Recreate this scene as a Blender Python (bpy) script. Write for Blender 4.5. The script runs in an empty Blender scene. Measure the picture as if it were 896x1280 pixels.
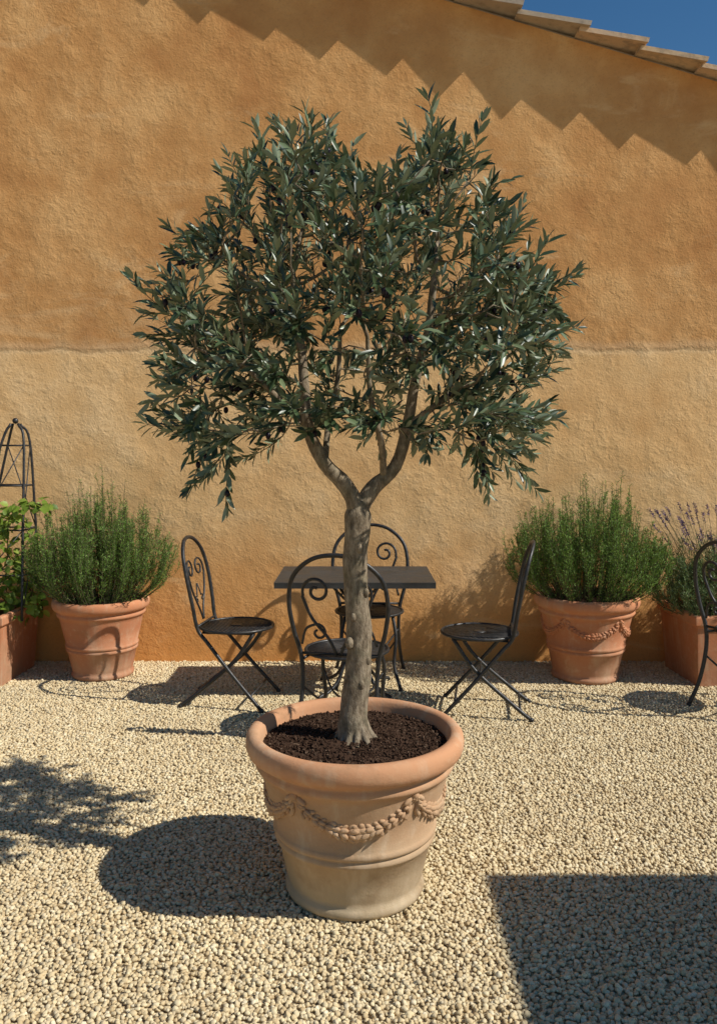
import bpy, bmesh, math, random
import numpy as np
from mathutils import Vector, Matrix, noise
random.seed(7); rng=np.random.default_rng(7)
scene=bpy.context.scene
R=math.radians
GY=5.75                      # gable wall plane
SUN=Vector((-1.0,0.32,-0.97)).normalized()

# ---------------------------------------------------------------- helpers
def link(o,parent=None):
    scene.collection.objects.link(o)
    if parent is not None: o.parent=parent
    return o
def empty(name,loc=(0,0,0),rotz=0,parent=None,scale=1):
    e=bpy.data.objects.new(name,None); e.location=loc; e.rotation_euler=(0,0,rotz); e.scale=(scale,)*3
    e.empty_display_size=.1
    return link(e,parent)
class MB:
    def __init__(s): s.v=[]; s.f=[]; s.m=[]
    def add(s,v,f,mi=0):
        b=len(s.v); s.v.extend([tuple(p) for p in v]); s.f.extend([tuple(i+b for i in q) for q in f]); s.m.extend([mi]*len(f))
    def box(s,c,sz,mat=None,mi=0):
        x,y,z=[a/2 for a in sz]
        vs=[Vector((i*x,j*y,k*z)) for i in(-1,1) for j in(-1,1) for k in(-1,1)]
        if mat: vs=[mat@p for p in vs]
        vs=[p+Vector(c) for p in vs]
        s.add(vs,[(0,1,3,2),(4,6,7,5),(0,4,5,1),(2,3,7,6),(0,2,6,4),(1,5,7,3)],mi)
    def tube(s,pts,rad,n=8,cap=True,mi=0,lump=0):
        pts=[Vector(p) for p in pts]; N=len(pts)
        if not hasattr(rad,'__len__'): rad=[rad]*N
        t=(pts[1]-pts[0]).normalized()
        u=t.orthogonal().normalized(); vs=[]
        for i in range(N):
            tt=(pts[min(i+1,N-1)]-pts[max(i-1,0)])
            if tt.length<1e-9: tt=t
            tt=tt.normalized()
            u=(u-tt*u.dot(tt))
            u=u.normalized() if u.length>1e-6 else tt.orthogonal().normalized()
            w=tt.cross(u)
            for k in range(n):
                a=2*math.pi*k/n; d=u*math.cos(a)+w*math.sin(a)
                r=rad[i]
                if lump: r*=1+lump*noise.noise((pts[i]+d*r)*14)+lump*.7*noise.noise((pts[i]+d*r)*38)
                vs.append(pts[i]+d*r)
        f=[]
        for i in range(N-1):
            for k in range(n):
                a=i*n+k; b=i*n+(k+1)%n; f.append((a,b,b+n,a+n))
        if cap: f.append(tuple(range(n-1,-1,-1))); f.append(tuple((N-1)*n+k for k in range(n)))
        s.add(vs,f,mi)
    def lathe(s,prof,n=96,mi=0):
        vs=[];f=[]
        for r,z in prof:
            for k in range(n):
                a=2*math.pi*k/n; vs.append((r*math.cos(a),r*math.sin(a),z))
        for i in range(len(prof)-1):
            for k in range(n):
                a=i*n+k;b=i*n+(k+1)%n; f.append((a,b,b+n,a+n))
        s.add(vs,f,mi)
    def ell(s,c,M,n=6,m=4,mi=0):
        vs=[];f=[]
        for i in range(m+1):
            th=math.pi*i/m
            for k in range(n):
                a=2*math.pi*k/n
                vs.append(M@Vector((math.sin(th)*math.cos(a),math.sin(th)*math.sin(a),math.cos(th)))+Vector(c))
        for i in range(m):
            for k in range(n):
                a=i*n+k;b=i*n+(k+1)%n; f.append((a,a+n,b+n,b))
        s.add(vs,f,mi)
    def obj(s,name,mats,parent=None,smooth=True,loc=(0,0,0)):
        me=bpy.data.meshes.new(name); me.from_pydata(s.v,[],s.f); 
        for m in (mats if isinstance(mats,(list,tuple)) else [mats]): me.materials.append(m)
        me.polygons.foreach_set('material_index',s.m)
        me.polygons.foreach_set('use_smooth',[smooth]*len(s.f)); me.update()
        o=bpy.data.objects.new(name,me); o.location=loc
        return link(o,parent)
def cr(pts,per=8):
    P=[Vector(p) for p in pts]; P=[P[0]*2-P[1]]+P+[P[-1]*2-P[-2]]; out=[]
    for i in range(1,len(P)-2):
        for j in range(per):
            t=j/per; a,b,c,d=P[i-1],P[i],P[i+1],P[i+2]
            out.append(.5*((2*b)+(c-a)*t+(2*a-5*b+4*c-d)*t*t+(3*b-a-3*c+d)*t**3))
    out.append(P[-2]); return out

# ---------------------------------------------------------------- materials
class NT:
    def __init__(s,name):
        s.mat=bpy.data.materials.new(name); s.mat.use_nodes=True; s.t=s.mat.node_tree
        s.b=s.t.nodes['Principled BSDF']
    def n(s,ty,inp={},**kw):
        nd=s.t.nodes.new(ty)
        for k,v in kw.items(): setattr(nd,k,v)
        for k,v in inp.items(): s.set(nd.inputs[k],v)
        return nd
    def set(s,sock,v):
        if isinstance(v,bpy.types.NodeSocket): s.t.links.new(v,sock)
        elif isinstance(v,tuple) and len(v)==3 and sock.type=='RGBA': sock.default_value=v+(1,)
        else: sock.default_value=v
    def pos(s): return s.n('ShaderNodeNewGeometry').outputs['Position']
    def objc(s): return s.n('ShaderNodeTexCoord').outputs['Object']
    def noise(s,vec,sc,det=4,rough=.55,out='Fac'):
        return s.n('ShaderNodeTexNoise',{'Vector':vec,'Scale':sc,'Detail':det,'Roughness':rough}).outputs[out]
    def ramp(s,fac,stops):
        r=s.n('ShaderNodeValToRGB',{'Fac':fac}); e=r.color_ramp.elements
        while len(e)<len(stops): e.new(.5)
        for el,(p,c) in zip(e,stops): el.position=p; el.color=(c if isinstance(c,tuple) else (c,c,c))+(1,)
        return r.outputs['Color']
    def mix(s,f,a,b,bt='MIX'):
        m=s.n('ShaderNodeMix',data_type='RGBA',blend_type=bt)
        s.set(m.inputs[0],f); s.set(m.inputs[6],a); s.set(m.inputs[7],b); return m.outputs[2]
    def math(s,op,a,b=0.,c=0.,clamp=False):
        m=s.n('ShaderNodeMath',operation=op,use_clamp=clamp); s.set(m.inputs[0],a); s.set(m.inputs[1],b); s.set(m.inputs[2],c); return m.outputs[0]
    def sep(s,v,ax): return s.n('ShaderNodeSeparateXYZ',{'Vector':v}).outputs[ax]
    def mr(s,v,a,b,c=0.,d=1.,smooth=True):
        m=s.n('ShaderNodeMapRange',{'Value':v,'From Min':a,'From Max':b,'To Min':c,'To Max':d},interpolation_type='SMOOTHSTEP' if smooth else 'LINEAR'); return m.outputs[0]
    def bump(s,h,st,dist,nrm=None):
        i={'Height':h,'Strength':st,'Distance':dist}
        if nrm is not None: i['Normal']=nrm
        return s.n('ShaderNodeBump',i).outputs[0]
    def out(s,col,rough=.8,nrm=None,spec=None,metal=None):
        s.set(s.b.inputs['Base Color'],col); s.set(s.b.inputs['Roughness'],rough)
        if nrm is not None: s.set(s.b.inputs['Normal'],nrm)
        if spec is not None: s.b.inputs['Specular IOR Level'].default_value=spec
        if metal is not None: s.b.inputs['Metallic'].default_value=metal
        return s.mat

def m_wall():
    t=NT('ochre_stucco'); p=t.pos(); z=t.sep(p,'Z')
    big=t.noise(p,.9,4,.6); mid=t.noise(p,3.2,5,.62); fine=t.noise(p,75,3,.65)
    wob=t.math('MULTIPLY_ADD',t.noise(p,2.2,5,.65),.12,-.06)
    zz=t.math('ADD',z,wob)
    mask=t.mr(zz,2.165,2.20)
    upper=t.ramp(t.math('ADD',t.math('MULTIPLY',big,.55),t.math('MULTIPLY',mid,.45)),[(.36,(.49,.225,.078)),(.5,(.60,.31,.115)),(.64,(.73,.425,.18))])
    lower=t.ramp(t.math('ADD',t.math('MULTIPLY',big,.5),t.math('MULTIPLY',mid,.5)),[(.34,(.71,.41,.17)),(.5,(.81,.51,.235)),(.66,(.87,.60,.32))])
    zb=t.math('MULTIPLY_ADD',big,.9,z)
    damp=t.mr(zb,.45,1.6,.85,0.)
    lower=t.mix(damp,lower,(.68,.30,.08))
    edge=t.math('MULTIPLY',t.mr(zz,2.13,2.175),t.mr(zz,2.2,2.26,1.,0.))
    c=t.mix(mask,lower,upper); c=t.mix(t.math('MULTIPLY',edge,.3),c,(.84,.62,.38))
    stain=t.mr(t.noise(p,6.,6,.7),.58,.74)
    c=t.mix(t.math('MULTIPLY',stain,.34),c,(.40,.20,.08))
    pale=t.mr(t.n('ShaderNodeTexNoise',{'Vector':t.n('ShaderNodeMapping',{'Vector':p,'Scale':(1.,1.,2.5)}).outputs[0],'Scale':1.3,'Detail':5.,'Roughness':.65,'Distortion':.8}).outputs['Fac'],.53,.70)
    c=t.mix(t.math('MULTIPLY',pale,.38),c,(.84,.58,.31))
    c=t.mix(t.mr(fine,.3,.5,.25,0.),c,(.35,.17,.07))
    h1=t.noise(p,4.,3,.5)
    dist=t.n('ShaderNodeTexNoise',{'Vector':p,'Scale':17.,'Detail':5.,'Roughness':.6,'Distortion':.7}).outputs['Fac']
    gate=t.mr(mid,.40,.64,.15,1.)
    h=t.math('MULTIPLY',h1,.012); h=t.math('ADD',h,t.math('MULTIPLY',t.math('MULTIPLY',dist,gate),.0068)); h=t.math('ADD',h,t.math('MULTIPLY',fine,.0028)); h=t.math('ADD',h,t.math('MULTIPLY',mask,.005))
    return t.out(c,.95,t.bump(h,1.,1.),.15)
def gravel_cols(t,rnd):
    k=.92
    return t.ramp(rnd,[(p,(c[0]*k,c[1]*k*.985,c[2]*k*.93)) for p,c in [(0,(.48,.36,.205)),(.2,(.68,.54,.33)),(.45,(.78,.65,.42)),(.65,(.84,.73,.50)),(.8,(.58,.47,.30)),(.92,(.93,.83,.62)),(1,(.50,.41,.27))]])
def m_pebble():
    t=NT('limestone_pebble'); g=t.n('ShaderNodeNewGeometry'); r=g.outputs['Random Per Island']; p=g.outputs['Position']
    c=gravel_cols(t,r); nn=t.noise(p,140,2,.6)
    c=t.mix(t.mr(nn,.4,.7,0.,.35),c,(.52,.40,.23)); c=t.mix(t.mr(t.noise(p,1.3,4,.6),.4,.65,0.,.25),c,(.50,.38,.22)); return t.out(c,.85,None,.25)
def m_ground():
    t=NT('gravel_ground'); p=t.pos()
    v=t.n('ShaderNodeTexVoronoi',{'Vector':p,'Scale':72.,'Randomness':1.})
    c=gravel_cols(t,t.sep(v.outputs['Color'],'X')); c=t.mix(.4,c,(.58,.46,.28))
    c=t.mix(t.mr(v.outputs['Distance'],.3,.75,0.,.6),c,(.25,.18,.10))
    return t.out(c,.9,t.bump(t.math('SUBTRACT',1.,v.outputs['Distance']),.8,.010),.2)
def m_terra(name,top,body,low,zh,stain=.5):
    t=NT(name); p=t.objc(); z=t.sep(p,'Z'); n1=t.noise(p,6,6,.65); n2=t.noise(p,28,5,.6); n3=t.noise(p,2.5,4,.6)
    zz=t.math('MULTIPLY_ADD',n1,.16,t.math('ADD',z,-.08))
    c=t.mix(t.mr(zz,.02,zh*.6),low,body); c=t.mix(t.mr(zz,zh*.72,zh*.92),c,top)
    c=t.mix(t.mr(n3,.4,.7,0.,.45*stain),c,(.57,.44,.29)); c=t.mix(t.mr(n1,.50,.72,0.,.65*stain),c,(.26,.17,.09))
    q=t.n('ShaderNodeMapping',{'Vector':p,'Scale':(1.,1.,.18)}).outputs[0]
    c=t.mix(t.mr(t.noise(q,14,5,.6),.50,.70,0.,.4*stain),c,(.60,.48,.34))
    c=t.mix(t.mr(n2,.5,.8,0.,.35),c,(.58,.42,.27))
    h=t.math('ADD',t.math('MULTIPLY',n2,.0018),t.math('MULTIPLY',t.noise(p,140,2,.6),.0006)); return t.out(c,.88,t.bump(h,1.,1.),.2)
def m_soil():
    t=NT('potting_soil'); p=t.pos(); n=t.noise(p,70,4,.7); r=t.n('ShaderNodeNewGeometry').outputs['Random Per Island']
    c=t.ramp(r,[(0,(.04,.022,.014)),(.6,(.08,.045,.028)),(.9,(.14,.085,.055)),(1,(.26,.18,.12))]); c=t.mix(n,c,(.035,.019,.012))
    return t.out(c,.95,t.bump(n,.7,.01),.1)
def m_bark():
    t=NT('olive_bark'); p=t.pos()
    q=t.n('ShaderNodeMapping',{'Vector':p,'Scale':(1.,1.,.4)}).outputs[0]
    n1=t.noise(q,60,6,.72); n2=t.noise(p,16,4,.6)
    c=t.ramp(n1,[(.33,(.09,.066,.043)),(.5,(.22,.17,.115)),(.68,(.38,.31,.22))]); c=t.mix(t.mr(n2,.45,.7,0.,.5),c,(.15,.135,.085))
    h=t.math('ADD',t.math('MULTIPLY',n1,.0065),t.math('MULTIPLY',n2,.005)); return t.out(c,.9,t.bump(h,1.,1.),.15)
def m_leaf(name,stops,under,rough=.4,spec=.5,trans=.0):
    t=NT(name); g=t.n('ShaderNodeNewGeometry'); c=t.ramp(g.outputs['Random Per Island'],stops)
    if under: c=t.mix(g.outputs['Backfacing'],c,under)
    t.out(c,rough,None,spec)
    if trans:
        tr=t.n('ShaderNodeBsdfTranslucent',{'Color':t.mix(.5,c,(.20,.30,.04))}); mx=t.n('ShaderNodeMixShader',{'Fac':trans})
        o=t.t.nodes['Material Output']; t.t.links.new(t.b.outputs[0],mx.inputs[1]); t.t.links.new(tr.outputs[0],mx.inputs[2]); t.t.links.new(mx.outputs[0],o.inputs[0])
    return t.mat
def m_metal():
    t=NT('wrought_iron'); p=t.objc(); n=t.noise(p,40,3,.6)
    c=t.ramp(n,[(.35,(.012,.012,.013)),(.7,(.03,.028,.026))]); return t.out(c,t.mr(n,.3,.7,.35,.6),None,.5)
def m_tiletop():
    t=NT('table_iron'); p=t.objc(); n=t.noise(p,9,5,.6)
    return t.out(t.ramp(n,[(.3,(.024,.024,.024)),(.7,(.05,.049,.047))]),t.mr(n,.3,.7,.42,.62),None,.4)
def m_roof():
    t=NT('clay_roof_tile'); p=t.pos(); r=t.n('ShaderNodeNewGeometry').outputs['Random Per Island']; n=t.noise(p,14,6,.65)
    c=t.ramp(r,[(0,(.60,.42,.26)),(.35,(.72,.56,.38)),(.6,(.36,.30,.25)),(.8,(.68,.48,.31)),(1,(.50,.40,.31))])
    c=t.mix(t.mr(n,.45,.7,0.,.6),c,(.25,.20,.16)); return t.out(c,.9,t.bump(n,.4,.01),.15)
def m_plain(name,c,rough=.8,sc=20,var=.3):
    t=NT(name); n=t.noise(t.objc(),sc,3,.6); c2=tuple(x*(1-var) for x in c)
    return t.out(t.mix(n,c2,c),rough,None,.2)
WALL=m_wall(); PEB=m_pebble(); GR=m_ground(); SOIL=m_soil(); BARK=m_bark(); IRON=m_metal(); TTOP=m_tiletop(); ROOF=m_roof()
POTBIG=m_terra('weathered_terracotta',(.54,.275,.145),(.45,.275,.155),(.38,.295,.185),.55,.9)
POTSM=m_terra('terracotta',(.54,.225,.11),(.47,.185,.088),(.40,.175,.095),.5,.6)
OLEAF=m_leaf('olive_leaf',[(0,(.022,.040,.017)),(.4,(.045,.076,.031)),(.75,(.078,.115,.048)),(1,(.16,.20,.10))],(.20,.24,.15),.38,.5)
ROSE=m_leaf('rosemary_needle',[(0,(.07,.135,.022)),(.5,(.14,.25,.045)),(.85,(.22,.35,.075)),(1,(.30,.41,.13))],None,.55,.25,.3)
LAVL=m_leaf('lavender_leaf',[(0,(.08,.13,.05)),(.6,(.17,.24,.09)),(1,(.26,.33,.17))],None,.6,.3,.25)
LAVF=m_leaf('lavender_flower',[(0,(.10,.06,.12)),(1,(.24,.16,.28))],None,.7,.2)
VINE=m_leaf('vine_leaf',[(0,(.09,.16,.02)),(.5,(.18,.28,.035)),(1,(.32,.42,.07))],None,.45,.4,.4)
OLV=m_plain('olive_fruit',(.018,.012,.02),.3)
TWIG=m_plain('green_twig',(.12,.11,.06),.8)
FAB=m_plain('canvas',(.62,.55,.42),.9); WOOD=m_plain('teak_wood',(.28,.16,.08),.6)

# ---------------------------------------------------------------- ground + gravel
b=MB(); b.add([(-150,-150,0),(150,-150,0),(150,150,0),(-150,150,0)],[(0,1,2,3)]); b.obj('ground',GR,smooth=False)
stones=[]
for k in range(8):
    bm=bmesh.new(); bmesh.ops.create_icosphere(bm,subdivisions=2,radius=1)
    sx,sy,sz=random.uniform(.95,1.25),random.uniform(.8,1.),random.uniform(.55,.8); off=Vector((k*7.3,1.1,k))
    for v in bm.verts:
        d=1+.42*noise.noise(v.co*1.3+off)+.18*noise.noise(v.co*2.9+off); v.co=Vector((v.co.x*sx,v.co.y*sy,v.co.z*sz))*d
    stones.append((np.array([list(v.co) for v in bm.verts]),np.array([[v.index for v in f.verts] for f in bm.faces]))); bm.free()
gravel=empty('gravel',(0,0,0)); PS=.6; patches=[]
for q in range(4):
    VV=[];FF=[];o=0; m=48; g=PS/m
    pts=[]
    for i in range(m):
        for j in range(m):
            pts.append(((i+.5+random.uniform(-.7,.7))*g-PS/2,(j+.5+random.uniform(-.7,.7))*g-PS/2,random.uniform(.0,.005),random.uniform(.0055,.0088)))
    for i in range(260): pts.append((random.uniform(-PS/2,PS/2),random.uniform(-PS/2,PS/2),random.uniform(.004,.008),random.uniform(.006,.0105)))
    for x,y,z,s in pts:
        sv,sf=stones[random.randrange(8)]
        M=np.array(Matrix.Rotation(random.uniform(0,6.283),3,'Z')@Matrix.Rotation(random.gauss(0,.4),3,'X')@Matrix.Rotation(random.gauss(0,.4),3,'Y'))
        VV.append(sv@M.T*s+np.array([x,y,z+.001])); FF.append(sf+o); o+=len(sv)
    VV=np.concatenate(VV); FF=np.concatenate(FF)
    me=bpy.data.meshes.new('gravel_patch'); me.vertices.add(len(VV)); me.vertices.foreach_set('co',VV.ravel())
    me.loops.add(FF.size); me.loops.foreach_set('vertex_index',FF.ravel().astype(np.int32)); me.polygons.add(len(FF)); me.polygons.foreach_set('loop_start',np.arange(0,FF.size,3,dtype=np.int32))
    me.polygons.foreach_set('use_smooth',np.ones(len(FF),bool)); me.materials.append(PEB); me.update(calc_edges=True); me.validate(); patches.append(me)
for i in range(-7,7):
    for j in range(8):
        o=bpy.data.objects.new('gravel_patch',random.choice(patches)); o.location=((i+.5)*PS,GY-(j+.5)*PS,.002); o.rotation_euler=(0,0,random.randrange(4)*math.pi/2); link(o,gravel)

# ---------------------------------------------------------------- house
house=empty('stucco_house',(0,GY,0))
SL=.286; RZ=3.975
def roofz(x): 
    return RZ-SL*(x-2.33) if x>-2.6 else RZ-SL*(-2.6-2.33)-SL*(-2.6-x)
b=MB(); D=8.
fr=[(-9,0,0),(4.6,0,0),(4.6,0,roofz(4.6)),(-2.6,0,roofz(-2.6)),(-9,0,roofz(-9))]
bk=[(x,D,z) for x,y,z in fr]
b.add(fr+bk,[(0,1,2,3,4),(9,8,7,6,5),(1,6,7,2),(0,4,9,5)]); b.obj('gable_wall',WALL,house,smooth=False)
b=MB()
for x0,x1 in((-9.25,-2.6),(-2.6,4.9)):
    z0,z1=roofz(x0)-.03,roofz(x1)-.03
    b.add([(x0,.02,z0),(x1,.02,z1),(x1,D+.1,z1),(x0,D+.1,z0),(x0,.02,z0+.05),(x1,.02,z1+.05),(x1,D+.1,z1+.05),(x0,D+.1,z0+.05)],[(0,3,2,1),(4,5,6,7),(0,1,5,4),(2,3,7,6),(1,2,6,5),(0,4,7,3)])
b.obj('roof_deck',ROOF,house,smooth=False)
def tile(b,p0,ax,r0,r1,Ln,up,side,thick=.016,n=6):
    vs=[]
    for j,(r,l) in enumerate(((r0,0),(r1,Ln))):
        for tk in (0,thick):
            for k in range(n):
                a=-math.pi/2+math.pi*k/(n-1); q=r-tk
                vs.append(Vector(p0)+ax*l+side*(math.sin(a)*q)+up*(math.cos(a)*q*.75))
    f=[]; o0,i0,o1,i1=0,n,2*n,3*n
    for k in range(n-1):
        f+= [(o0+k,o0+k+1,o1+k+1,o1+k),(i0+k+1,i0+k,i1+k,i1+k+1),(o0+k+1,o0+k,i0+k,i0+k+1),(o1+k,o1+k+1,i1+k+1,i1+k)]
    f+=[(o0,o1,i1,i0),(o0+n-1,i0+n-1,i1+n-1,o1+n-1)]
    b.add(vs,f)
b=MB()
ln=math.hypot(1,SL)
for sgn in (1,-1):
    ax=Vector((sgn,0,-SL))/ln; up=Vector((SL*sgn,0,1))/ln; side=Vector((0,-1,0))
    nt=int((7.4 if sgn>0 else 6.5)*ln/.42)
    for row in range(0,36):
        for i in range(nt):
            base=Vector((-2.6,0,roofz(-2.6)))+ax*(i*.42)
            if row==0:
                # flat, gently cambered verge tiles; the lower end is wider and laps over the next one
                e0=.120+random.uniform(-.014,.014); e1=.176+random.uniform(-.018,.018); L0=.455+random.uniform(-.03,.03); th=.030
                vs=[]; n=7
                for l,e,lift in((0,e0,.0),(L0,e1,.028+random.uniform(-.008,.010))):
                    for top in(0,1):
                        for k in range(n):
                            y=.14+(-e-.14)*k/(n-1); c=(1-((k/(n-1))*2-1)**2)*.028
                            vs.append(base+ax*l+up*(lift+c*.6+top*(th+c*.4)-.004)+Vector((0,y,0)))
                f=[]
                for k in range(n-1):
                    f+=[(k+1,k,2*n+k,2*n+k+1),(n+k,n+k+1,3*n+k+1,3*n+k),(k,k+1,n+k+1,n+k),(2*n+k+1,2*n+k,3*n+k,3*n+k+1)]
                f+=[(0,n,3*n,2*n),(n-1,3*n-1,4*n-1,2*n-1)]
                b.add(vs,f)
            else:
                tile(b,base+Vector((0,.02+row*.22,0))+up*.04,(ax*.47+up*.025).normalized(),.085,.105,.46,up,side)
b.obj('roof_tiles',ROOF,house,smooth=False)

# ---------------------------------------------------------------- pots
def prof(h,R0):
    s=R0/.37; k=h/.55
    P=[(0,.0),(.222,0),(.234,.006),(.24,.02),(.236,.034),(.228,.04),(.233,.06),(.24,.085),(.262,.185),(.272,.19),(.276,.20),(.271,.209),(.268,.213),(.277,.218),(.281,.228),(.277,.237),(.272,.242),
       (.296,.33),(.314,.405),(.322,.43),(.334,.435),(.340,.445),(.338,.456),(.333,.462),(.338,.472),(.352,.478),(.364,.487),(.3705,.503),(.3715,.52),(.368,.537),(.359,.548),(.345,.552),(.330,.549),(.322,.54),(.318,.525),(.312,.49),(.30,.42)]
    return [(r*s,z*k) for r,z in P]
def body_r(z,s,k): 
    z/=k; xs=[.2,.242,.33,.405,.45]; rs=[.265,.272,.296,.314,.322]
    return float(np.interp(z,xs,rs))*s
def garland(parent,h,R0,mat,a0):
    s=R0/.37;k=h/.55; b=MB(); rd=random.Random(5); NS=5
    for q in range(NS):
        A0=a0+q*2*math.pi/NS; A1=A0+2*math.pi/NS
        N_=17
        for i in range(N_+1):
            t=i/N_; a=A0+(A1-A0)*t; z=(.418-.098*(1-(2*t-1)**2)**.85)*k
            thick=.60+.55*math.sin(math.pi*t)
            rad_=Vector((math.cos(a),math.sin(a),0)); dz=.098*(2*(2*t-1))*2*k/(2*math.pi/NS*.3*s)
            tan=(Vector((-math.sin(a),math.cos(a),0))+Vector((0,0,dz*.8))).normalized()
            sd=tan.cross(rad_); r=body_r(z,s,k)-.003
            b.ell(rad_*(r+.003)+Vector((0,0,z)),Matrix((tan*.018*s,sd*.012*s*thick,rad_*.009*s)).transposed(),8,6)
            for e in (-1.5,-.6,.6,1.5):
                flow=(tan*(1 if t<.5 else -1)+sd*e*.55+rad_*.22+Vector((rd.gauss(0,.12),rd.gauss(0,.12),rd.gauss(0,.12)))).normalized()
                c=rad_*(r+.005*s+(.006*s if abs(e)<1 else 0))+Vector((0,0,z))+sd*e*.010*s*thick+tan*rd.uniform(-.006,.006)
                w=flow.cross(rad_).normalized(); nr=w.cross(flow); z_=rd.uniform(.8,1.15)
                b.ell(c,Matrix((flow*.018*s*thick*z_,w*.009*s*thick*z_,nr*.0068*s)).transposed(),8,5)
        rad_=Vector((math.cos(A0),math.sin(A0),0)); tn=Vector((-math.sin(A0),math.cos(A0),0)); zz=.425*k; r=body_r(.425*k,s,k)-.003
        b.ell(rad_*(r+.010*s)+Vector((0,0,zz)),Matrix((tn*.013*s,Vector((0,0,.015*s)),rad_*.010*s)).transposed(),8,6)
        for e in(-1,1):
            for m,(dx,dz_) in enumerate(((.030,.012),(.026,-.016))):
                d=(tn*e*dx+Vector((0,0,dz_))).normalized(); w=d.cross(rad_)
                b.ell(rad_*(r+.002*s)+Vector((0,0,zz))+d*.026*s,Matrix((d*.024*s,w*.010*s,rad_*.009*s)).transposed(),8,6)
            pts=cr([rad_*(r+.003)+Vector((0,0,zz)),rad_*(r+.001)+tn*e*.022*s+Vector((0,0,zz-.03*s)),rad_*(r-.007)+tn*e*.016*s+Vector((0,0,zz-.055*s)),rad_*(r-.012)+tn*e*.028*s+Vector((0,0,zz-.075*s))],5)
            b.tube(pts,list(np.linspace(.006*s,.010*s,len(pts))),6)
    return b.obj('garland_relief',mat,parent)
def soil(parent,r,z,cnt):
    b=MB(); vs=[(0,0,z+.012)]; f=[]; n=40
    for j in range(1,9):
        for k in range(n):
            a=2*math.pi*k/n; rr_=r*j/8; vs.append((rr_*math.cos(a),rr_*math.sin(a),z+.012*(1-(j/8)**2)+.008*noise.noise(Vector((rr_*math.cos(a)*15,rr_*math.sin(a)*15,z)))))
    for k in range(n): f.append((0,1+k,1+(k+1)%n))
    for j in range(7):
        for k in range(n):
            a=1+j*n+k;c=1+j*n+(k+1)%n; f.append((a,a+n,c+n,c))
    b.add(vs,f)
    for i in range(cnt):
        a=random.uniform(0,6.283); rr_=r*.97*math.sqrt(random.random()); 
        rot=Matrix.Rotation(random.uniform(0,6.28),3,Vector((random.uniform(-1,1),random.uniform(-1,1),1)).normalized())
        sc=random.uniform(.3,.9); b.box((rr_*math.cos(a),rr_*math.sin(a),z+.012*(1-(rr_/r)**2)+.004),(.014*sc,.008*sc,.006*sc),rot)
    b.obj('soil',SOIL,parent,smooth=False)
def pot(loc,h,R0,mat,gar=None,cnt=0,rot=0):
    p=empty('terracotta_pot',loc,rot); b=MB(); b.lathe(prof(h,R0)); b.obj('pot_body',mat,p)
    soil(p,.316*R0/.37,.505*h/.55,cnt)
    if gar is not None: garland(p,h,R0,mat,gar)
    return p
PX,PY=-.012,2.75
pot((PX,PY,.008),.555,.367,POTBIG,R(-90+36),3000)
pot((-1.70,5.42,.008),.52,.31,POTSM,None,100)
pot((1.49,5.36,.008),.55,.335,POTSM,R(-60),100)
def planter(loc,w,h,rot=0,d=None):
    d=d or w
    p=empty('terracotta_planter',loc,rot); b=MB()
    def ring(a,z): return [(-(w/2+a),-(d/2+a),z),((w/2+a),-(d/2+a),z),((w/2+a),(d/2+a),z),(-(w/2+a),(d/2+a),z)]
    pr=[(-.035,0),(-.005,h-.07),(.008,h-.065),(.014,h-.055),(.016,h-.01),(.010,h),(-.02,h),(-.026,h-.006),(-.03,h-.08)]
    vs=[];f=[]
    for a,z in pr: vs+=ring(a,z)
    for i in range(len(pr)-1):
        for k in range(4): f.append((i*4+k,i*4+(k+1)%4,i*4+4+(k+1)%4,i*4+4+k))
    f.append((3,2,1,0)); b.add(vs,f); o=b.obj('planter_box',POTSM,p,smooth=False)
    m=o.modifiers.new('b','BEVEL'); m.width=.006; m.segments=2
    b=MB(); b.add([(-w/2+.03,-d/2+.03,h-.05),(w/2-.03,-d/2+.03,h-.05),(w/2-.03,d/2-.03,h-.05),(-w/2+.03,d/2-.03,h-.05)],[(0,1,2,3)]); b.obj('soil',SOIL,p,smooth=False)
    return p
planter((2.37,5.38,.006),.56,.46,R(3)); planter((-2.50,5.38,.006),.58,.46,R(-2))

# ---------------------------------------------------------------- leaves
def leaf_mesh(name,P,Dv,U,Ln,W,mat,parent,droop=.12,fold=.18):
    n=len(P); Dv=Dv/np.linalg.norm(Dv,axis=1,keepdims=True)
    S=np.cross(Dv,U); S/=np.linalg.norm(S,axis=1,keepdims=True)+1e-9; U=np.cross(S,Dv)
    L_=Ln[:,None]; W_=W[:,None]
    def pt(t,s,c): return P+Dv*L_*t+S*W_*s+U*(W_*fold*abs(s)*2-L_*droop*t*t)
    V=np.stack([pt(0,0,0),pt(.32,.46,0),pt(.32,0,0),pt(.32,-.46,0),pt(.7,.42,0),pt(.7,0,0),pt(.7,-.42,0),pt(1,0,0)],1).reshape(-1,3)
    base=[(0,1,2),(0,2,3),(4,5,2,1),(5,6,3,2),(7,5,4),(7,6,5)]
    F=[tuple(q+8*i for q in fc) for i in range(n) for fc in base]
    me=bpy.data.meshes.new(name); me.from_pydata(V.tolist(),[],F); me.materials.append(mat)
    me.polygons.foreach_set('use_smooth',[True]*len(F)); me.update(); return link(bpy.data.objects.new(name,me),parent)
def needle_mesh(name,P,Dv,Ln,W,mat,parent):
    n=len(P); Dv=Dv/np.linalg.norm(Dv,axis=1,keepdims=True); U=rng.normal(size=(n,3)); S=np.cross(Dv,U); S/=np.linalg.norm(S,axis=1,keepdims=True)
    L_=Ln[:,None];W_=W[:,None]
    V=np.stack([P,P+Dv*L_*.5+S*W_*.5,P+Dv*L_,P+Dv*L_*.5-S*W_*.5],1).reshape(-1,3)
    F=(np.arange(n*4).reshape(-1,4)).tolist()
    me=bpy.data.meshes.new(name); me.from_pydata(V.tolist(),[],F); me.materials.append(mat); me.update(); return link(bpy.data.objects.new(name,me),parent)

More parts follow.
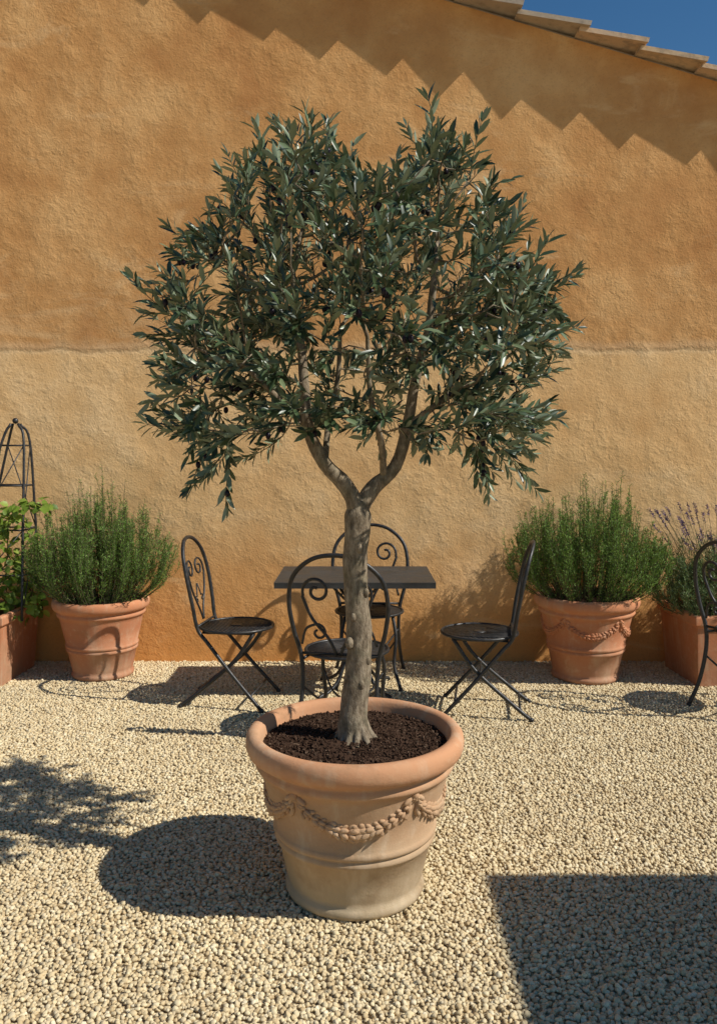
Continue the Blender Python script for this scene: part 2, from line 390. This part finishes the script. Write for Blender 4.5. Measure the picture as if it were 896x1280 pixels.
# ---------------------------------------------------------------- olive tree
tree=empty('olive_tree',(PX,PY,0))
poly=[(-.123,2.64),(-.266,2.52),(-.41,2.41),(-.53,2.255),(-.61,2.173),(-.68,2.02),(-.67,1.865),(-.68,1.68),(-.61,1.53),(-.50,1.40),(-.42,1.338),(-.35,1.44),(-.149,1.50),(-.018,1.545),(.138,1.47),(.295,1.44),(.44,1.382),(.54,1.44),(.65,1.53),(.65,1.685),(.75,1.885),(.64,2.057),(.57,2.198),(.46,2.40),(.342,2.56),(.256,2.54),(.151,2.46),(.06,2.40),(-.01,2.42),(-.057,2.54)]
PA=np.array(poly)
def persp(p): # the crown bulges forward less than sideways: measure the outline on a cone-shaped section
    s=2.75/(2.75+p.y); return p.x*s,1.51+(p.z-1.51)*s
def inside(x,z):
    c=False; n=len(poly)
    for i in range(n):
        x0,z0=poly[i];x1,z1=poly[i-1]
        if (z0>z)!=(z1>z) and x<(x1-x0)*(z-z0)/(z1-z0)+x0: c=not c
    return c
def edist(x,z):
    a=PA;bb=np.roll(PA,-1,0);p=np.array([x,z]);ab=bb-a;t=np.clip(((p-a)*ab).sum(1)/(ab**2).sum(1),0,1);return np.min(np.linalg.norm(a+ab*t[:,None]-p,axis=1))
holes=[(-.09,1.90,.035),(.015,1.66,.03),(.40,1.80,.02),(-.33,1.68,.025),(.25,2.0,.015),(-.45,1.98,.02),(.2,1.62,.02)]
def depth(x,z): return .46*math.sqrt(max(.03,1-(x/.78)**2-((z-1.95)/.70)**2))
def sample(marg):
    while True:
        x=random.uniform(-.8,.85);z=random.uniform(1.35,2.7); dy=depth(x,z); y=random.uniform(-dy,dy)
        xs,zs=persp(Vector((x,y,z)))
        if not inside(xs,zs) or edist(xs,zs)<marg: continue
        if any(math.hypot(xs-hx,zs-hz)<hr+.025 for hx,hz,hr in holes) : continue
        if noise.noise(Vector((x*5,y*5+9,z*5)))<-.24: continue
        return Vector((x,y,z))
att=[sample(.06) for _ in range(560)]
nodes=[];par=[];fix={}
def chain(pts,p0,r0,r1):
    prev=p0
    for i,q in enumerate(pts):
        nodes.append(Vector(q)); par.append(prev); prev=len(nodes)-1; fix[prev]=r0+(r1-r0)*(i/len(pts))**.8
    return prev
nodes.append(Vector((.012,0,1.30))); par.append(-1)
def sm(pts): return cr(pts,4)[1:]
chain(sm([(.012,0,1.30),(-.03,-.01,1.385),(-.10,-.02,1.46),(-.15,-.02,1.57),(-.165,-.02,1.72),(-.18,.02,1.88),(-.20,.03,2.05)]),0,.031,.010)
n1=len(nodes)
chain(sm([(.012,0,1.30),(.06,.02,1.375),(.135,.03,1.45),(.175,.03,1.58),(.20,.02,1.73),(.24,0,1.90),(.26,0,2.08)]),0,.030,.010)
chain(sm([nodes[8],(-.09,.12,1.60),(-.06,.17,1.76),(-.05,.16,1.93)]),8,.012,.006)
chain(sm([nodes[n1+5],(.085,-.05,1.53),(.05,-.08,1.68),(.04,-.10,1.86)]),n1+5,.013,.006)
chain(sm([nodes[12],(-.26,.0,1.68),(-.36,-.05,1.78)]),12,.013,.007)
chain(sm([nodes[n1+11],(.28,.0,1.66),(.40,.05,1.73)]),n1+11,.013,.007)
A=np.array([list(a) for a in att]); alive=np.ones(len(A),bool)
for it in range(70):
    NP=np.array([list(n_) for n_ in nodes]); Al=A[alive]
    if len(Al)==0: break
    d=np.linalg.norm(Al[:,None]-NP[None],axis=2); idx=d.argmin(1); mn=d.min(1)
    ok=mn<.7; grow={}
    for a_,i,o in zip(Al,idx,ok):
        if o: v=a_-NP[i]; grow.setdefault(i,[]).append(v/np.linalg.norm(v))
    if not grow: break
    for i,vs in grow.items():
        v=Vector(np.mean(vs,axis=0)); 
        if v.length<.05: v+=Vector((random.uniform(-1,1),random.uniform(-1,1),.5))*.2
        v=(v.normalized()+Vector((random.gauss(0,.14),random.gauss(0,.14),random.gauss(.04,.14)))).normalized()
        nodes.append(nodes[i]+v*.042); par.append(i)
    NP=np.array([list(n_) for n_ in nodes]); ai=np.where(alive)[0]
    d=np.linalg.norm(A[ai][:,None]-NP[None],axis=2).min(1); alive[ai[d<.055]]=False
nn=len(nodes); ch=[[] for _ in range(nn)]
for i,p in enumerate(par):
    if p>=0: ch[p].append(i)
rad=[0]*nn
for i in range(nn-1,-1,-1):
    rad[i]=.0024 if not ch[i] else sum(rad[c]**2.5 for c in ch[i])**(1/2.5)
for i in range(nn):
    rad[i]=fix[i] if i in fix else min(rad[i],.0085)
rad[0]=.034
b=MB()
tp=cr([(0.0,0,.47),(-.004,0,.52),(-.006,0,.58),(.006,0,.70),(.016,.005,.84),(.006,.0,1.0),(.002,0,1.14),(.008,0,1.24),(.012,0,1.30),(.013,0,1.335)],8)
tr=np.interp([p.z for p in tp],[.47,.52,.56,.64,.8,1.0,1.2,1.29,1.335],[.085,.068,.052,.045,.043,.041,.041,.044,.026])
b.tube(tp,list(tr),28,lump=.11)
for i in range(9):
    a=i*.7+random.uniform(-.2,.2); 
    pts=cr([(.02*math.cos(a),.02*math.sin(a),.60),(.045*math.cos(a),.045*math.sin(a),.548),(.072*math.cos(a),.072*math.sin(a),.522),(.098*math.cos(a+.1),.098*math.sin(a+.1),.503)],5)
    b.tube(pts,list(np.linspace(.020,.006,len(pts))),8,lump=.2)
for z,a,s_ in((.72,-1.2,.012),(.86,-2.3,.015),(1.03,-.7,.011),(.95,-1.9,.010),(1.18,-1.4,.012),(.66,-2.2,.012),(.80,-.5,.012)):
    c=Vector((.008+.038*math.cos(a),.038*math.sin(a),z)); b.ell(c,Matrix(((s_,0,0),(0,s_,0),(0,0,s_*1.5))),8,6)
def walk(start):
    stack=[start]
    while stack:
        s0=stack.pop(); path=[par[s0],s0]; cur=s0
        while ch[cur]:
            cs=sorted(ch[cur],key=lambda k:-rad[k]); stack.extend(cs[1:]); cur=cs[0]; path.append(cur)
        rr_=[min(rad[path[1]]*1.05,rad[path[0]])]+[rad[q] for q in path[1:]]
        mx=max(rr_); b.tube([nodes[q] for q in path],rr_,14 if mx>.012 else 5,lump=.14 if mx>.012 else 0)
for c in ch[0]: walk(c)
b.obj('trunk_and_limbs',BARK,tree)
tw=MB(); LP=[];LD=[];LU=[];LL=[];LW=[]; ov=MB()
cen=Vector((0,0,1.75))
def twig(p,d,length,n_pairs):
    pts=[p.copy()]; cur=p.copy(); dd=d.normalized(); seg=6
    for i in range(seg):
        dd=(dd+Vector((random.gauss(0,.10),random.gauss(0,.10),random.gauss(.03,.09)))).normalized(); cur=cur+dd*(length/seg); pts.append(cur.copy())
    tw.tube(pts,list(np.linspace(.0022,.001,len(pts))),4,cap=False)
    ph=random.uniform(0,6.28)
    for j in range(n_pairs):
        t=(j+.6)/n_pairs; q=min(seg-1,int(t*seg)); f=t*seg-q; pp=pts[q].lerp(pts[q+1],min(1,f)); tdir=(pts[q+1]-pts[q]).normalized()
        o=tdir.orthogonal().normalized(); o=Matrix.Rotation(ph+j*math.pi/2+random.gauss(0,.3),3,tdir)@o
        for s in(-1,1):
            if random.random()<.1: continue
            ang=random.uniform(.45,1.05)*(1-.35*t)
            ld=(tdir*math.cos(ang)+o*s*math.sin(ang)+Vector((0,0,random.gauss(0,.12)))).normalized()
            up=(tdir*.6-o*s*.3+Vector((random.gauss(0,.45),random.gauss(0,.45)-.15,random.gauss(.6,.45))))
            LP.append(pp);LD.append(ld);LU.append(up); L0=random.uniform(.042,.076)*(1-.3*t*random.random()); LL.append(L0);LW.append(L0*random.uniform(.23,.31))
    LP.append(pts[-1]);LD.append(dd);LU.append(Vector((random.gauss(0,.5),random.gauss(0,.5),1)));LL.append(random.uniform(.035,.055));LW.append(.012)
    if random.random()<.10:
        for q in range(random.randint(1,3)):
            c=pts[random.randint(1,4)]+Vector((random.gauss(0,.008),random.gauss(0,.008),-.014)); ov.ell(c,Matrix(((.0085,0,0),(0,.0085,0),(0,0,.0115))),8,6)
ntw=0
for i in range(nn):
    p=nodes[i]
    if par[i]<0 or p.z<1.38: continue
    if i in fix and (fix[i]>.012 or p.z<1.62): continue
    term=not ch[i]
    bd=(p-nodes[par[i]]).normalized(); outw=(p-cen); outw.z*=.9; outw.normalize()
    k=2 if term else (1 if random.random()<.42 else 0)
    for q in range(k):
        for tries in range(6):
            d=bd*(.9 if term else .3)+outw*.6+Vector((random.gauss(0,.45),random.gauss(0,.45),random.gauss(.22,.35)))
            Lt=random.uniform(.08,.18); e=persp(p+d.normalized()*(Lt+.02))
            if not inside(*e) and random.random()<.93: continue
            if any(math.hypot(e[0]-hx,e[1]-hz)<hr for hx,hz,hr in holes): continue
            twig(p,d,Lt,int(Lt/.021)+1); ntw+=1; break
for x,z,dx,dz in((-.13,2.40,-.0,1),(-.19,2.34,-.2,1),(-.08,2.38,.1,1),(.30,2.34,.05,1),(.24,2.30,-.1,1),(.34,2.32,.3,1),(-.49,1.64,-1,-.1),(-.49,1.9,-1,.15),(.57,1.86,1,.2),(.48,1.62,1,-.1),(-.36,1.50,-.3,-1),(-.44,1.52,-.5,-.8),(.42,1.54,.2,-.8),(.5,1.52,.4,-.6),(-.44,2.10,-.8,.6),(.42,2.12,.6,.7),(-.30,2.28,-.6,.8),(.48,1.98,.9,.3),(-.47,1.77,-1,0),(.50,1.72,1,.1)):
    for q in range(2):
        twig(Vector((x+random.gauss(0,.03),random.gauss(0,.08),z)),Vector((dx+random.gauss(0,.2),random.gauss(0,.2),dz+random.gauss(0,.15))),random.uniform(.14,.20),9)
print('NODES',nn,'TWIGS',ntw,'LEAVES',len(LP))
npv=lambda a:np.array([list(q) for q in a])
leaf_mesh('foliage',npv(LP),npv(LD),npv(LU),np.array(LL),np.array(LW),OLEAF,tree)
tw.obj('twigs',TWIG,tree); ov.obj('olives',OLV,tree)

# ---------------------------------------------------------------- rosemary / lavender
def bush(name,loc,base_r,rx,hgt,stems,per,mat,nl=(.015,.027),nw=.0036,flat=.75):
    e=empty(name,loc); st=MB(); P=[];Dn=[];Lq=[]
    for i in range(stems):
        a=random.uniform(0,6.283); q=math.sqrt(random.random()); r0=base_r*q
        p=Vector((r0*math.cos(a),r0*math.sin(a),-.02)); lean=q**1.15
        clump=1+.3*noise.noise(Vector((math.cos(a)*2.6*q,math.sin(a)*2.6*q,loc[0]*3)))
        H=hgt*(1-.55*lean**2.2)*random.uniform(.74,1.0)*clump
        tip=Vector((math.cos(a)*rx*lean,math.sin(a)*rx*flat*lean,H))
        if loc[1]+tip.y>GY-.04: tip.y=GY-.04-loc[1]-random.random()*.05
        m=p.lerp(tip,.5)+Vector((math.cos(a),math.sin(a),-.25))*.07*lean
        pts=cr([p,m,tip+Vector((random.gauss(0,.02),random.gauss(0,.01),0))],7)
        st.tube(pts,list(np.linspace(.003,.0012,len(pts))),3,cap=False)
        shoots=[(pts,1.)]
        for s in range(random.randint(3,6)):
            k=random.randint(4,11); d=(pts[k+1]-pts[k]).normalized(); d=(d+Vector((random.gauss(0,.5),random.gauss(0,.5),.3))).normalized(); l=random.uniform(.06,.16)
            sp_=cr([pts[k],pts[k]+d*l*.5,pts[k]+d*l*.75+Vector((0,0,l*.35))],3); shoots.append((sp_,.35)); st.tube(sp_,.0013,3,cap=False)
        for pp,fr_ in shoots:
            n_=int(per*fr_)
            for j in range(n_):
                t=(random.random()**.75)*(len(pp)-1.001); k=int(t); c=pp[k].lerp(pp[k+1],t-k); d=(pp[k+1]-pp[k]).normalized()
                s=Vector((random.gauss(0,1),random.gauss(0,1),random.gauss(0,1))); s=(s-d*s.dot(d)).normalized()
                P.append(c);Dn.append(d*random.uniform(.4,1.0)+s*.8);Lq.append(random.uniform(*nl))
    st.obj('stems',TWIG,e); needle_mesh('needles',npv(P),npv(Dn),np.array(Lq),np.full(len(P),nw)*rng.uniform(.8,1.4,len(P)),mat,e)
    return e
bush('rosemary_bush',(-1.70,5.42,.50),.24,.51,.80,230,85,ROSE)
bush('rosemary_bush',(1.49,5.36,.52),.26,.56,.80,250,85,ROSE)
lav=bush('lavender_bush',(2.34,5.38,.42),.22,.46,.50,150,70,LAVL,(.02,.035),.004)
st=MB();P=[];Dn=[];Lq=[]
for i in range(55):
    a=random.uniform(0,6.283);q=math.sqrt(random.random()); p=Vector((.16*q*math.cos(a),.16*q*math.sin(a),.2)); tip=Vector((.40*q*math.cos(a)-.08,.26*q*math.sin(a),random.uniform(.52,.80)-.1*q))
    pts=cr([p,p.lerp(tip,.5)+Vector((0,0,.03)),tip],5); st.tube(pts,.0014,3,cap=False)
    d=(pts[-1]-pts[-2]).normalized()
    for j in range(50):
        s=Vector((random.gauss(0,1),random.gauss(0,1),random.gauss(0,1))).normalized(); P.append(tip-d*random.random()*.07+s*.003); Dn.append(d*.6+s); Lq.append(random.uniform(.007,.013))
st.obj('flower_stems',TWIG,lav); needle_mesh('flowers',npv(P),npv(Dn),np.array(Lq),np.full(len(P),.0065),LAVF,lav)

# ---------------------------------------------------------------- trellis + vine
trl=empty('garden_trellis',(-2.40,5.42,.40)); b=MB()
apx=Vector((.12,.12,1.15))
cor=[Vector((sx*.24,sy*.17,0)) for sx,sy in((-1,-1),(1,-1),(1,1),(-1,1))]
tops=[]
for c in cor:
    top=apx+c*.3; tops.append(top); b.tube(cr([c,c.lerp(top,.5),top,apx+Vector((0,0,.12))+c*.1],5),.009,8)
for t in(.25,.5,.75,.98):
    pts=[c.lerp(tp_,t) for c,tp_ in zip(cor,tops)]
    for k in range(4): b.tube([pts[k],pts[(k+1)%4]],.006,6)
for k in range(4):
    for t in(.5,.98):
        b.tube([cor[k].lerp(tops[k],max(0,t-.48)),cor[(k+1)%4].lerp(tops[(k+1)%4],t)],.004,6)
b.ell(apx+Vector((0,0,.14)),Matrix.Scale(.02,3),10,8)
b.obj('trellis_frame',IRON,trl)
vn=empty('climbing_vine',(-2.40,5.42,.42)); st=MB();P=[];Dn=[];U=[];Ls=[]
for s in range(7):
    a=s*.9; pts=[]
    for i in range(22):
        t=i/21; rr_=.25*(1-.6*t); pts.append(Vector((.1*t+rr_*math.cos(a+t*4.5),.1*t+rr_*.8*math.sin(a+t*4.5)-.02,t*(.62+.06*(s%3)))))
    if s in(2,5):
        pts=cr([(0.1,-.1,.1),(.14,-.12,.4),(.17,-.14,.64),(.30,-.16,.74),(.42,-.17,.72)],6)
    st.tube(pts,.003,5)
    for p in pts:
        for q in range(2 if p.z>.22 else 6):
            d=Vector((random.gauss(0,1),random.gauss(-.4,1),random.gauss(0,.5))); P.append(p+d*.03);Dn.append(d.normalized()-Vector((0,0,.3)));U.append(Vector((random.gauss(0,.4),random.gauss(-.5,.4),1)));Ls.append(random.uniform(.04,.07))
st.obj('vine_stems',TWIG,vn); leaf_mesh('vine_leaves',npv(P),npv(Dn),npv(U),np.array(Ls),np.array(Ls)*.85,VINE,vn,.25,.12)

# ---------------------------------------------------------------- furniture
def seat(b,c,r,z):
    pts=[Vector((c[0]+r*math.cos(a),c[1]+r*math.sin(a),z)) for a in np.linspace(0,2*math.pi,41)]
    b.tube(pts,.009,8,cap=False)
    for ang in(45,-45):
        M=Matrix.Rotation(R(ang),3,'Z'); k=-r+.016
        while k<r-.01:
            l=2*math.sqrt(max(0,r*r-k*k)); o=M@Vector((0,k,0)); b.box((c[0]+o.x,c[1]+o.y,z+(.0015 if ang>0 else -.0015)),(l,.0125,.002),M); k+=.0185
    b.lathe([(0,z+.004),(.035,z+.004),(.035,z-.003)],24)
def backpt(x,z,w=0):
    y=-.175-(z-.45)*.19-.02*(1-(x/.2)**2)
    return Vector((x,y,z))
def spiral(cx,cz,r0,r1,a0,a1,n=26):
    return [(cx+(r0+(r1-r0)*t)*math.cos(a0+(a1-a0)*t),cz+(r0+(r1-r0)*t)*math.sin(a0+(a1-a0)*t)) for t in np.linspace(0,1,n)]
def scroll(b,pts2,r=.0055):
    b.tube([backpt(x,z) for x,z in pts2],r,6)
def sm2(pts,per=6): return [(p.x,p.y) for p in cr([(x,z,0) for x,z in pts],per)]
def chairA(loc,rot):
    e=empty('bistro_chair',loc,rot); b=MB()
    hoop=[(-.165,.46),(-.18,.60),(-.19,.75),(-.165,.88),(-.09,.955),(0,.975),(.09,.955),(.165,.88),(.19,.75),(.18,.60),(.165,.46)]
    pts=[backpt(x,z) for x,z in hoop]
    full=[Vector((-.205,.20,.01)),Vector((-.19,.03,.2)),Vector((-.172,-.12,.38))]+pts+[Vector((.172,-.12,.38)),Vector((.19,.03,.2)),Vector((.205,.20,.01))]
    b.tube(cr(full,6),.0112,8)
    for s in(-1,1):
        b.tube(cr([(s*.15,.14,.44),(s*.155,.02,.27),(s*.17,-.2,.08),(s*.175,-.29,.01)],6),.011,8)
        b.tube([(s*.15,-.16,.44),(s*.15,.15,.44)],.008,6)
        scroll(b,sm2([(s*.006,.49),(s*.035,.56),(s*.10,.66),(s*.135,.76)])+spiral(s*.072,.79,.064,.014,(0 if s>0 else math.pi)-.3*s,((0 if s>0 else math.pi)+s*8.2)),.006)
        scroll(b,[(s*.006,.70),(s*.03,.64)]+spiral(s*.045,.61,.022,.006,(math.pi*.7 if s>0 else math.pi*.3),(math.pi*.7-7 if s>0 else math.pi*.3+7),16),.004)
        for y,z in((.20,.01),(-.29,.01)): b.ell((s*(.205 if y>0 else .175),y,.010),Matrix.Scale(.015,3),8,6)
    b.tube([(-.198,.13,.085),(.198,.13,.085)],.007,6); b.tube([(-.172,-.23,.06),(.172,-.23,.06)],.007,6); b.tube([(-.185,-.01,.245),(.185,-.01,.245)],.006,6)
    b.tube([backpt(-.165,.475),backpt(.165,.475)],.007,6)
    b.obj('frame',IRON,e); b=MB(); seat(b,(0,0),.215,.455); b.obj('seat',IRON,e); return e
def chairB(loc,rot,name='bistro_armchair'):
    e=empty(name,loc,rot); b=MB()
    hoop=[(-.20,.46),(-.235,.60),(-.25,.74),(-.22,.87),(-.12,.96),(0,.985),(.12,.96),(.22,.87),(.25,.74),(.235,.60),(.20,.46)]
    pts=[backpt(x,z) for x,z in hoop]
    full=[Vector((-.225,-.27,.01)),Vector((-.20,-.22,.15)),Vector((-.19,-.185,.32))]+pts+[Vector((.19,-.185,.32)),Vector((.20,-.22,.15)),Vector((.225,-.27,.01))]
    b.tube(cr(full,6),.0118,8)
    for s in(-1,1):
        b.tube(cr([(s*.15,.13,.44),(s*.17,.17,.32),(s*.16,.19,.15),(s*.20,.25,.01)],6),.011,8)
        a=0 if s>0 else math.pi
        scroll(b,sm2([(s*.008,.47),(s*.05,.56),(s*.13,.66),(s*.175,.77)])+spiral(s*.10,.80,.075,.016,a-.3*s,a+s*8.2,34),.0085)
        scroll(b,sm2([(s*.19,.52),(s*.165,.60),(s*.11,.63)])+spiral(s*.10,.585,.045,.012,a+s*1.4,a+s*7.5,20),.0068)
        b.tube(cr([(s*.19,-.185,.30),(s*.1,-.1,.2),(0,0,.17)],5),.006,6); b.tube(cr([(s*.168,.175,.30),(s*.1,.1,.2),(0,0,.17)],5),.006,6)
        for y in(-.27,.25): b.ell((s*(.225 if y<0 else .20),y,.010),Matrix.Scale(.015,3),8,6)
    b.tube([backpt(-.2,.47),backpt(.2,.47)],.008,6)
    for s in (-1,1): b.tube([(s*.19,-.185,.44),(s*.15,.13,.44)],.008,6)
    b.obj('frame',IRON,e); b=MB(); seat(b,(0,0),.215,.455); b.obj('seat',IRON,e); return e
GZ=.008
chairA((-.72,4.84,GZ),R(-98))
chairA((.69,4.67,GZ),R(81))
chairB((-.06,4.26,GZ),R(-11))
chairB((.07,5.28,GZ),R(178))
chairB((2.27,4.66,GZ),R(-62))
tb=empty('bistro_table',(-.02,5.04,GZ)); b=MB(); b.box((0,0,.725),(.93,.66,.012)); 
b.box((0,-.326,.708),(.93,.008,.024)); b.box((0,.326,.708),(.93,.008,.024)); b.box((-.461,0,.708),(.008,.64,.024)); b.box((.461,0,.708),(.008,.64,.024))
o=b.obj('table_top',TTOP,tb,smooth=False)
b=MB(); b.tube(cr([(0,0,.71),(0,0,.5),(0,0,.15)],6),[.018]*13,12)
b.lathe([(0,.70),(.12,.70),(.12,.715)],20); b.ell((0,0,.42),Matrix.Scale(.03,3),12,8); b.ell((0,0,.16),Matrix.Scale(.034,3),12,8)
for k in range(4):
    a=math.pi/4+k*math.pi/2; c,s=math.cos(a),math.sin(a)
    b.tube(cr([(0.01*c,.01*s,.30),(.07*c,.07*s,.24),(.14*c,.14*s,.10),(.22*c,.22*s,.04),(.29*c,.29*s,.025),(.31*c,.31*s,.012)],6),.011,8)
    b.tube(cr([(0.01*c,.01*s,.48),(.06*c,.06*s,.56),(.13*c,.13*s,.62),(.22*c,.22*s,.70)],6),.008,8)
b.obj('pedestal',IRON,tb)

# ---------------------------------------------------------------- square parasol out of frame (casts the square shadow)
hh=2.35; k=hh/abs(SUN.z); ex=.43-SUN.x*k; ey=2.82-SUN.y*k
W=2.6; um=empty('patio_umbrella',(ex+W/2,ey-W/2,0)); b=MB(); h=W/2
b.add([(-h,-h,hh),(h,-h,hh),(h,h,hh),(-h,h,hh),(0,0,hh+.35),(-h,-h,hh-.12),(h,-h,hh-.12),(h,h,hh-.12),(-h,h,hh-.12)],[(0,1,4),(1,2,4),(2,3,4),(3,0,4),(0,5,6,1),(1,6,7,2),(2,7,8,3),(3,8,5,0)])
b.obj('canopy',FAB,um,smooth=False)
b=MB(); b.tube([(0,0,0),(0,0,hh+.38)],.025,12); b.box((0,0,.04),(.5,.5,.08))
for x,y in((-h,-h),(h,-h),(h,h),(-h,h)): b.tube([(0,0,hh+.31),(x*.98,y*.98,hh-.02)],.01,6)
b.obj('pole',WOOD,um,smooth=False)

# ---------------------------------------------------------------- light + sky + camera
sd=bpy.data.lights.new('sun','SUN'); sd.energy=5.; sd.angle=R(.5); sd.color=(1,.955,.87); so=bpy.data.objects.new('sun',sd); link(so)
so.rotation_euler=SUN.to_track_quat('-Z','Y').to_euler(); so.location=(6,-3,8)
w=bpy.data.worlds.new('World'); scene.world=w; w.use_nodes=True; nt=w.node_tree
sk=nt.nodes.new('ShaderNodeTexSky'); sk.sky_type='NISHITA'; sk.sun_disc=False; sk.sun_elevation=math.asin(-SUN.z); sk.sun_rotation=math.atan2(-SUN.x,-SUN.y); sk.ozone_density=2.; sk.air_density=1.1; sk.dust_density=0.
hs=nt.nodes.new('ShaderNodeHueSaturation'); hs.inputs['Saturation'].default_value=1.3
nt.links.new(sk.outputs[0],hs.inputs['Color']); nt.links.new(hs.outputs[0],nt.nodes['Background'].inputs[0]); nt.nodes['Background'].inputs[1].default_value=.078
cam=bpy.data.cameras.new('camera'); co=bpy.data.objects.new('camera',cam); link(co); scene.camera=co
co.location=(0,0,1.51); co.rotation_euler=(R(90-4.42),0,0); cam.sensor_fit='VERTICAL'; cam.sensor_height=36; cam.lens=1035/1280*36; cam.clip_end=500; cam.clip_start=.05
scene.view_settings.view_transform='Standard'; scene.view_settings.look='None'; scene.view_settings.exposure=0
